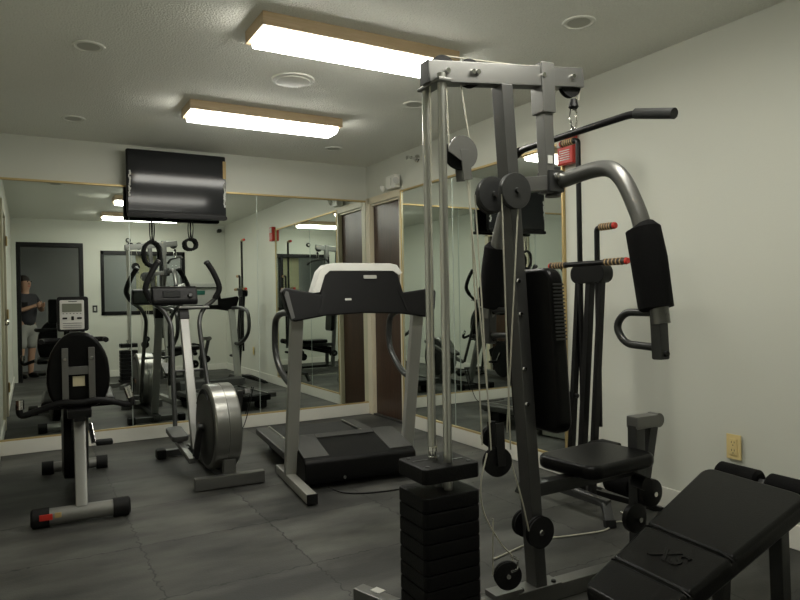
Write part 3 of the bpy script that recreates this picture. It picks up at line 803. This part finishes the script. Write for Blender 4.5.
pulley((0.035, PX, top(0.035) + 0.012), 0.050); pulley((0.145, PX, top(0.145) + 0.004), 0.050); pulley((0.61, PX, top(0.61) - 0.022), 0.05)
for a in (0.035, 0.14, 0.16, 0.455, 0.60):
    MB().disc((a, PX - 0.028, top(a)), (0, -1, 0), [(0, 0.011), (0.012, 0.009)], 12).build('bolt', 'chrome', G)
# floating pulley in its half cover
pulley((0.10, PX, 1.648), 0.055, (0.25, 1, 0))
MB().prism([(0.055 * math.cos(a) * 1.08, 0.055 * math.sin(a) * 1.08) for a in [math.radians(d) for d in range(-60, 181, 15)]], lambda u, v, tt: Vector((0.10 + u, PX - 0.02 + tt, 1.648 + v)), -0.004, 0.0).bar((0.105, PX - 0.022, 1.66), (0.118, PX - 0.022, 1.555), 0.036, 0.006, (0, 1, 0), 0.001).bar((0.105, PX + 0.022, 1.66), (0.118, PX + 0.022, 1.555), 0.036, 0.006, (0, 1, 0), 0.001).build('pulley_bracket', 'grey', G)
# front vertical: sleeve and pivot tube
MB().bar((0.475, PX, top(0.475) + 0.05), (0.482, PX, 1.83), 0.062, 0.07, (0, 1, 0)).build('sleeve', 'grey', G)
MB().bar((0.482, PX, 1.86), (0.495, PX, 1.53), 0.045, 0.05, (0, 1, 0)).build('pivot_tube', 'grey', G)
MB().box((0.485, PX - 0.027, 1.655), (0.022, 0.003, 0.03)).build('label', 'cap', G)
MB().bar((0.30, PX, 1.545), (0.53, PX, 1.575), 0.05, 0.055).build('link_tube', 'grey', G)
MB().box((0.51, PX, 1.575), (0.075, 0.075, 0.085), 0.008).cyl((0.52, PX, 1.52), (0.52, PX, 1.63), 0.03, 18).build('arm_hub', 'dgrey', G)
MB().disc((0.505, PX - 0.04, 1.59), (0, -1, 0), [(0, 0.016), (0.014, 0.014), (0.016, 0.006)], 14).build('hub_bolt', 'chrome', G)
# large cam discs on the post
for p, a, z in ((-0.055, 0.272, 1.515), (0.015, 0.225, 1.51), (0.095, 0.275, 1.515)):
    MB().disc((a, p, z), (0, 1, 0), [(-0.014, 0.040), (-0.012, 0.062), (-0.009, 0.064), (-0.004, 0.060), (0.004, 0.060), (0.009, 0.064), (0.012, 0.062), (0.014, 0.04)], 36).build('cam_disc', 'dgrey', G)
    MB().disc((a, p - 0.014, z), (0, -1, 0), [(0, 0.011), (0.01, 0.009)], 12).build('bolt', 'dgrey', G)
# press arms
for s in (-1, 1):
    c0 = PX
    P_ = [(0.535, c0 + s * 0.0, 1.575), (0.55, c0 + s * 0.21, 1.592), (0.55, c0 + s * 0.305, 1.55), (0.55, c0 + s * 0.375, 1.43), (0.55, c0 + s * 0.405, 1.34), (0.55, c0 + s * 0.45, 1.16), (0.55, c0 + s * 0.468, 1.05)]
    arm = MB().tube(curve(P_, 7), 0.029, 18).build('press_arm', 'grey', G)
    MB().bar((0.55, c0 + s * 0.452, 1.20), (0.55, c0 + s * 0.464, 0.935), 0.04, 0.042, (1, 0, 0), 0.006).build('arm_tube', 'dgrey', arm)
    ff = MB().tube([(0.55, c0 + s * 0.397, 1.362), (0.55, c0 + s * 0.40, 1.358), (0.55, c0 + s * 0.422, 1.26), (0.55, c0 + s * 0.448, 1.10), (0.55, c0 + s * 0.449, 1.096)], [0.044, 0.056, 0.058, 0.055, 0.044], 32)
    ff.build('foam_pad', 'foam', arm)
    MB().tube(fillet([(0.55, c0 + s * 0.455, 1.085), (0.55, c0 + s * 0.315, 1.085), (0.55, c0 + s * 0.275, 1.035), (0.55, c0 + s * 0.315, 0.978), (0.55, c0 + s * 0.455, 0.972)], 0.04), 0.013, 12).build('loop_handle', 'dgrey', arm)
    for z in (1.075, 0.955): MB().disc((0.55 - 0.0, c0 + s * 0.458 - 0.026, z), (0, -1, 0), [(0, 0.011), (0.008, 0.009)], 12).build('button', 'black', arm)
# back pad on the post
def bp(u, v, tt):              # u across, v height, tt thickness forward
    return Vector((0.41 - (v - 0.06) * 0.0676 + 0.045 + tt, PX + u, v))
pad = MB().prism([(u, v) for u, v in rrect(0.28, 0.60, 0.05, 5, 0, 0.945)], bp, 0, 0.065, 0.018, 3).build('back_pad', 'vinyl', G)
pp = MB()
for k in range(16):
    z = 0.99 + k * 0.013
    pp.box(bp(-0.1425, z, 0.033), (0.05, 0.004, 0.006), 0.0015)
pp.build('gathered_edge', 'dgrey', pad)
for z in (0.75, 0.88, 1.08, 1.2):
    MB().disc((0.41 - (z - 0.06) * 0.0676 - 0.01, PX - 0.031, z), (0, -1, 0), [(0, 0.009), (0.007, 0.007)], 10).build('bolt', 'chrome', G)
# seat
seat = MB().prism(rrect(0.40, 0.30, 0.06, 5), lambda u, v, tt: Vector((0.735 + u * math.cos(.1) - v * math.sin(.1), 0.045 + u * math.sin(.1) + v * math.cos(.1), 0.46 + tt)), 0, 0.055, 0.02, 3).build('seat', 'vinyl', G)
MB().bar((0.39, PX, 0.425), (0.90, PX, 0.435), 0.05, 0.05).build('seat_beam', 'dgrey', G)
MB().bar((0.965, PX + 0.02, 0.04), (0.975, PX + 0.03, 0.60), 0.05, 0.05, (1, 0, 0)).build('front_post', 'dgrey', G)
MB().box((1.015, 0.06, 0.61), (0.13, 0.062, 0.052), 0.006).disc((1.085, 0.085, 0.61), (0, -1, 0), [(0, 0.03), (0.05, 0.03)], 20).build('leg_bracket', 'grey', G)
MB().bar((1.07, 0.065, 0.60), (1.0, 0.065, 0.29), 0.045, 0.045, (0, 1, 0)).build('leg_lever', 'dgrey', G)
for a, z, p0, p1 in ((0.995, 0.325, 0.025, -0.01), (0.885, 0.245, 0.01, -0.03)):
    pr = MB().disc((a, p0, z), (0, -1, 0), [(0, 0.045), (0.006, 0.058), (0.028, 0.058), (0.034, 0.045), (0.035, 0.0)], 28).build('leg_disc', 'black', G)
    MB().cyl((a, p0 + 0.05, z), (a, p1 - 0.012, z), 0.010, 12).build('axle', 'chrome', pr)
pr = MB().tube([(1.0, 0.095, 0.325), (1.0, 0.23, 0.325)], 0.05, 20).build('leg_roller', 'foam', G)
MB().cyl((0.90, 0.0, 0.395), (0.90, -0.06, 0.39), 0.028, 16).build('adjust_knob', 'black', G)
# lower pulleys
pulley((0.255, PX - 0.03, 0.145), 0.05, (0.35, 1, 0)); pulley((0.385, PX - 0.055, 0.285), 0.058); pulley((0.395, PX + 0.05, 0.285), 0.05)
pulley((0.21, PX - 0.04, 0.562), 0.053, (0.2, 1, 0.05)); pulley((0.225, PX + 0.01, 0.64), 0.04, (0.2, 1, 0.05))
MB().bar((0.213, PX - 0.062, 0.55), (0.215, PX - 0.05, 0.70), 0.035, 0.006, (0, 1, 0), 0.001).bar((0.208, PX - 0.018, 0.55), (0.21, PX - 0.01, 0.70), 0.035, 0.006, (0, 1, 0), 0.001).build('hanging_bracket', 'blackm', G)
MB().box((0.26, PX, 0.073), (0.12, 0.07, 0.022), 0.003).build('pulley_mount', 'grey', G)
bpl = MB().box((0.40, PX, 0.066), (0.20, 0.075, 0.008), 0.002).build('post_foot', 'grey', G)
for a in (0.325, 0.475): MB().disc((a, PX - 0.02, 0.07), (0, 0, 1), [(0, 0.010), (0.008, 0.008)], 8).build('bolt', 'black', bpl)
# cables
def cab(pts, n=1, r=0.0028):
    MB().tube(curve(pts, 8) if n > 1 else pts, r, 8).build('cable', 'cable', G)
cab([(-0.03, PX, ztop + 0.13), (-0.015, PX, 1.93)])
cab([(0.045, PX - 0.004, 1.90), (0.05, PX - 0.01, 1.66)])
cab([(0.105, PX - 0.004, 1.90), (0.148, PX, 1.66)])
cab([(0.118, PX - 0.015, 1.57), (0.19, PX - 0.03, 0.70)])
cab([(0.135, PX - 0.005, 1.55), (0.168, PX - 0.01, 0.62)])
cab([(0.17, PX + 0.012, 1.51), (0.185, PX - 0.04, 0.60)])
cab([(0.215, PX - 0.085, 1.50), (0.262, PX - 0.05, 0.60)])
cab([(0.285, PX - 0.085, 1.455), (0.255, PX - 0.04, 0.66)])
cab([(0.04, PX + 0.0, top(0.04) + 0.062), (0.145, PX, top(0.145) + 0.055), (0.61, PX, top(0.61) + 0.028)])
cab([(0.66, PX, top(0.61) - 0.02), (0.656, PX, 1.905)])
cab([(0.16, PX - 0.05, 0.60), (0.125, PX - 0.06, 0.50), (0.13, PX - 0.07, 0.40), (0.19, PX - 0.08, 0.29), (0.235, PX - 0.08, 0.24), (0.24, PX - 0.08, 0.22)], 2)
cab([(0.262, PX - 0.05, 0.56), (0.30, PX - 0.06, 0.42), (0.33, PX - 0.06, 0.30)], 2)
cab([(0.19, PX - 0.03, 0.16), (0.195, PX - 0.03, 0.36)])
MB().tube(curve([(0.235, PX - 0.08, 0.235), (0.262, PX - 0.08, 0.215), (0.258, PX - 0.08, 0.185), (0.235, PX - 0.08, 0.18)], 6), 0.0045, 8).build('hook', 'chrome', G)
# carabiner under the front pulley
MB().disc((0.63, PX, 1.905), (0, 0, -1), [(0, 0.012), (0.03, 0.02), (0.04, 0.012)], 14).build('cable_stop', 'black', G)
MB().tube([(0.63 + 0.017 * math.cos(a) * (1 + .25 * math.sin(a)), PX, 1.828 + 0.042 * math.sin(a)) for a in [2 * PI * k / 24 for k in range(24)]], 0.0045, 8, True).build('carabiner', 'chrome', G)
# lat bar (hangs from the carabiner)
LB = thing('lat_bar', 'long black pull-down bar with bent ends hanging from the gym carabiner', 'pull-down bar', (-1.735, -3.93, 0), math.radians(-2))
MB().tube(fillet([(0.635, -0.425, 1.735), (0.63, -0.26, 1.775), (0.63, 0.345, 1.775), (0.632, 0.47, 1.735)], 0.04), 0.0135, 14).build('bar', 'blackm', LB)
MB().tube([(0.635, -0.43, 1.734), (0.63, -0.275, 1.772)], 0.0185, 16).build('grip', 'dgrey', LB)
MB().tube([(0.632, 0.475, 1.734), (0.63, 0.36, 1.772)], 0.0185, 16).build('grip', 'rubber', LB)
MB().tube([(0.63 , PX + 0.014 * math.cos(a), 1.782 + 0.012 * math.sin(a)) for a in [2 * PI * k / 16 for k in range(16)]], 0.004, 8, True).build('eye', 'chrome', LB)
# loose cable on the floor
t = thing('floor_cable', 'pale thin cable curving over the floor beside the multi-gym seat', 'cable')
MB().tube(curve([(-1.22, -3.52, 0.005), (-0.92, -3.46, 0.005), (-0.72, -3.5, 0.005), (-0.55, -3.53, 0.005), (-0.42, -3.48, 0.005), (-0.36, -3.52, 0.005)], 8), 0.004, 8).build('wire', 'cable', t)

# ------------------------------------------------------------------ sit-up bench in the foreground
SB = thing('sit_up_bench', 'black padded sit-up bench with a stamped logo, in the right foreground', 'bench', (-1.2, -4.45, 0))
OB = Vector((-1.2, -4.45, 0))
Lc, Lr = Vector((-1.62, -4.438, 0.325)), Vector((-1.63, -4.685, 0.322))     # low end
Hc, Hr = Vector((-0.800, -4.255, 0.508)), Vector((-0.825, -4.640, 0.500))   # raised end
def bpad(u, v, tt):            # u 0 low .. 1 raised, v 0 far .. 1 near
    p = Lc.lerp(Hc, u).lerp(Lr.lerp(Hr, u), v)
    n = (Hc - Lc).cross(Lr - Lc).normalized()
    if n.z < 0: n = -n
    return p + n * tt - OB
def bench_seg(u0, u1, dz=0.0, r0=0.0, r1=0.0):
    ol = []
    N = 6
    for k in range(N + 1):     # low end, rounded corners
        a = PI / 2 * (1 - k / N)
        ol.append((u0 + r0 * (1 - math.sin(a)), 1.7 * r0 * (1 - math.cos(a))) if r0 else (u0, 0))
    for k in range(N + 1):
        a = PI / 2 * (1 - k / N)
        ol.append((u1 - r1 * (1 - math.cos(a)), 1.7 * r1 * (1 - math.sin(a))) if r1 else (u1, 0))
    ol = [q for i, q in enumerate(ol) if i == 0 or (abs(q[0] - ol[i - 1][0]) + abs(q[1] - ol[i - 1][1])) > 1e-6]
    full = ol + [(u, 1 - v) for u, v in ol[::-1]]
    full = [q for i, q in enumerate(full) if i == 0 or (abs(q[0] - full[i - 1][0]) + abs(q[1] - full[i - 1][1])) > 1e-6]
    return MB().prism(full, bpad, -0.055 + dz, dz, 0.014, 4)
pado = bench_seg(0.0, 1.0, -0.004, 0.06, 0.07).build('pad', 'vinyl', SB)
bench_seg(0.455, 0.995, 0.004, 0, 0.07).build('upper_panel', 'vinyl', pado)
bench_seg(0.20, 0.45, 0.002, 0, 0).build('logo_band', 'vinyl', pado)
bench_seg(0.004, 0.195, 0.003, 0.06, 0).build('lower_panel', 'vinyl', pado)
for u in (0.1975, 0.4525):
    MB().tube([bpad(u, v / 10, 0.003 if 0 < v < 10 else -0.006) for v in range(11)], 0.003, 8).build('piping', 'vinyl', pado)
# stamped logo
cu = bpy.data.curves.new('logo', 'FONT')
cu.body = 'XS'; cu.size = 0.085; cu.extrude = 0.0006; cu.bevel_depth = 0.0012; cu.shear = 0.25
cu.align_x = 'CENTER'; cu.align_y = 'CENTER'
tmp = bpy.data.objects.new('logo_tmp', cu); COL.objects.link(tmp)
bpy.context.view_layer.update()
me = bpy.data.meshes.new_from_object(tmp.evaluated_get(bpy.context.evaluated_depsgraph_get()))
bpy.data.objects.remove(tmp); bpy.data.curves.remove(cu)
lo = bpy.data.objects.new('stamped_logo', me); COL.objects.link(lo)
me.materials.clear(); me.materials.append(M['vinyl'])
xa = (bpad(0.32, 0.9, 0) - bpad(0.32, 0.1, 0)).normalized()      # reading direction: towards the viewer's right
za = (Hc - Lc).cross(Lr - Lc).normalized()
if za.z < 0: za = -za
ya = za.cross(xa)
mm = Matrix((xa, ya, za)).transposed().to_4x4()
mm.translation = bpad(0.325, 0.5, 0.0035)
lo.parent = pado
lo.matrix_local = mm
def pb(u, v, tt): return bpad(u, v, tt)
MB().bar(pb(0.03, 0.5, -0.085), pb(1.0, 0.5, -0.085), 0.06, 0.07).build('frame_beam', 'blackm', SB)
def wl_(x, y, z): return Vector((x, y, z)) - OB
MB().bar(wl_(-0.88, -4.575, 0.0), wl_(-0.87, -4.56, 0.43), 0.045, 0.045, (1, 0, 0)).build('leg', 'dgrey', SB)
MB().bar(wl_(-0.82, -4.32, 0.0), wl_(-0.82, -4.34, 0.44), 0.045, 0.045, (1, 0, 0)).build('leg', 'dgrey', SB)
MB().bar(wl_(-0.83, -4.34, 0.40), wl_(-0.85, -4.58, 0.40), 0.045, 0.045).build('crossbar', 'dgrey', SB)
MB().bar(wl_(-1.50, -4.555, 0.03), wl_(-1.50, -4.55, 0.28), 0.05, 0.05, (1, 0, 0)).build('low_leg', 'dgrey', SB)
MB().bar(wl_(-1.50, -4.75, 0.025), wl_(-1.50, -4.36, 0.025), 0.05, 0.05).build('low_foot', 'dgrey', SB)
MB().bar(wl_(-1.50, -4.56, 0.027), wl_(-0.83, -4.45, 0.027), 0.04, 0.04).build('floor_bar', 'dgrey', SB)
MB().bar(wl_(-0.80, -4.435, 0.40), wl_(-0.715, -4.43, 0.475), 0.04, 0.04).build('roller_arm', 'dgrey', SB)
axo = MB().cyl(wl_(-0.715, -4.24, 0.475), wl_(-0.735, -4.64, 0.475), 0.011, 12).build('roller_axle', 'chrome', SB)
for y0, y1 in ((-4.25, -4.415), (-4.445, -4.62)):
    x0, x1 = -0.715 + (y0 + 4.24) * 0.05, -0.715 + (y1 + 4.24) * 0.05
    a, b = wl_(x0, y0, 0.475), wl_(x1, y1, 0.475)
    MB().tube([a, a.lerp(b, 0.06), a.lerp(b, 0.94), b], [0.03, 0.04, 0.04, 0.03], 24).build('foam_roller', 'foam', SB)

# ------------------------------------------------------------------ the photographer in the doorway (seen in the mirror)
PN = thing('person', 'person in dark shirt and grey shorts holding up a phone in the mirrored doorway', 'person', (-2.99, -6.12, 0), math.radians(50))
def skinned(name, verts, edges, radii, m, parent, roots=(0,), sub=2):
    me = bpy.data.meshes.new(name)
    me.from_pydata(verts, edges, [])
    o = bpy.data.objects.new(name, me); COL.objects.link(o)
    sk = o.modifiers.new('skin', 'SKIN'); sk.use_smooth_shade = True
    if not me.skin_vertices: me.attributes.new
    for i, r in enumerate(radii):
        v = me.skin_vertices[0].data[i]
        v.radius = r if isinstance(r, tuple) else (r, r)
        v.use_root = i in roots
    ss = o.modifiers.new('sub', 'SUBSURF'); ss.levels = sub; ss.render_levels = sub
    me.materials.append(M[m])
    o.parent = parent
    return o
# local: +x is the way the person faces, +y to the person's left
vs, es, rs, rt = [], [], [], []
def V_(p, r, prev=None, root=False):
    vs.append(p); rs.append(r)
    if prev is not None: es.append((prev, len(vs) - 1))
    if root: rt.append(len(vs) - 1)
    return len(vs) - 1
pel = V_((0, 0, 0.86), (0.13, 0.10), None, True)
wa = V_((0.0, 0, 1.02), (0.125, 0.09), pel); ch = V_((0.0, 0, 1.2), (0.14, 0.10), wa); nb = V_((0.0, 0, 1.33), (0.06, 0.06), ch)
nk = V_((0.015, 0, 1.39), 0.05, nb); hd1 = V_((0.03, 0, 1.47), (0.07, 0.085), nk); hd2 = V_((0.03, 0, 1.55), (0.07, 0.085), hd1)
for s in (-1, 1):
    hp = V_((0, s * 0.09, 0.80), 0.085, pel); kn = V_((0.02, s * 0.10, 0.45), 0.056, hp); cf_ = V_((-0.005, s * 0.10, 0.30), 0.052, kn); an = V_((-0.02, s * 0.10, 0.08), 0.036, cf_); hl_ = V_((0.0, s * 0.10, 0.045), 0.036, an); to = V_((0.14, s * 0.11, 0.032), 0.028, hl_)
    sh = V_((0.0, s * 0.165, 1.28), 0.052, ch); el = V_((0.13, s * 0.20, 1.06), 0.042, sh); wr_ = V_((0.27, s * 0.075, 1.13), 0.028, el); pm = V_((0.315, s * 0.05, 1.15), (0.032, 0.02), wr_)
    for k, ln in enumerate((0.06, 0.072, 0.07, 0.055)):
        zz = 1.18 - k * 0.019
        f0 = V_((0.315, s * 0.05, 1.15 + (zz - 1.15) * 0.6), 0.009, None, True); f1 = V_((0.35, s * 0.058, zz), 0.009, f0); f2 = V_((0.35 + ln * 0.3, s * 0.045, zz + 0.002), 0.008, f1); V_((0.35 + ln * 0.4, s * 0.02, zz + 0.002), 0.0065, f2)
    t0 = V_((0.31, s * 0.045, 1.15), 0.010, None, True); t1 = V_((0.325, s * 0.025, 1.185), 0.009, t0); V_((0.335, s * 0.012, 1.21), 0.007, t1)
skinned('body', vs, es, rs, 'skin', PN, rt)
skinned('shirt', [(0, 0, 0.79), (0, 0, 0.98), (0, 0, 1.2), (0, 0, 1.335), (0.0, -0.17, 1.275), (0.07, -0.19, 1.15), (0.0, 0.17, 1.275), (0.07, 0.19, 1.15)], [(0, 1), (1, 2), (2, 3), (2, 4), (4, 5), (2, 6), (6, 7)], [(0.19, 0.155), (0.17, 0.135), (0.155, 0.12), 0.075, 0.068, 0.06, 0.068, 0.06], 'shirt', PN)
skinned('shorts', [(0, 0, 0.90), (0, 0, 0.80), (0.005, -0.095, 0.72), (0.018, -0.10, 0.44), (0.005, 0.095, 0.72), (0.018, 0.10, 0.44)], [(0, 1), (1, 2), (2, 3), (1, 4), (4, 5)], [(0.15, 0.115), (0.15, 0.115), 0.10, 0.092, 0.10, 0.092], 'shorts', PN)
for s in (-1, 1):
    skinned('shoe', [(-0.05, s * 0.10, 0.045), (0.04, s * 0.103, 0.045), (0.15, s * 0.11, 0.035)], [(0, 1), (1, 2)], [0.043, 0.044, 0.034], 'black', PN)
skinned('hair', [(-0.01, 0, 1.50), (0.0, 0, 1.57), (0.035, 0, 1.60)], [(0, 1), (1, 2)], [(0.075, 0.07), (0.085, 0.085), (0.07, 0.07)], 'hair', PN)
fcx = MB()
for s in (-1, 1):
    fcx.disc((0.108, s * 0.032, 1.52), (1, 0, 0), [(0, 0.011), (0.004, 0.007), (0.005, 0.0)], 12)
fcx.build('eyes', 'black', PN)
MB().disc((0.105, 0, 1.49), (1, 0, -0.3), [(0, 0.016), (0.012, 0.011), (0.018, 0.003)], 10).build('nose', 'skin', PN)
MB().box((0.098, 0, 1.45), (0.008, 0.045, 0.01), 0.004).build('mouth', 'red', PN)
# phone just behind the lens
ph = MB().box((0, 0, 0), (0.15, 0.075, 0.009), 0.003).build('smartphone', 'black')
tag(ph, 'black smartphone held up by the photographer, seen in the mirror', 'phone')
pm_ = _m.copy()
ph.matrix_world = Matrix.Translation(-_fw * 0.09 + Vector((0, 0, 0.01))) @ pm_
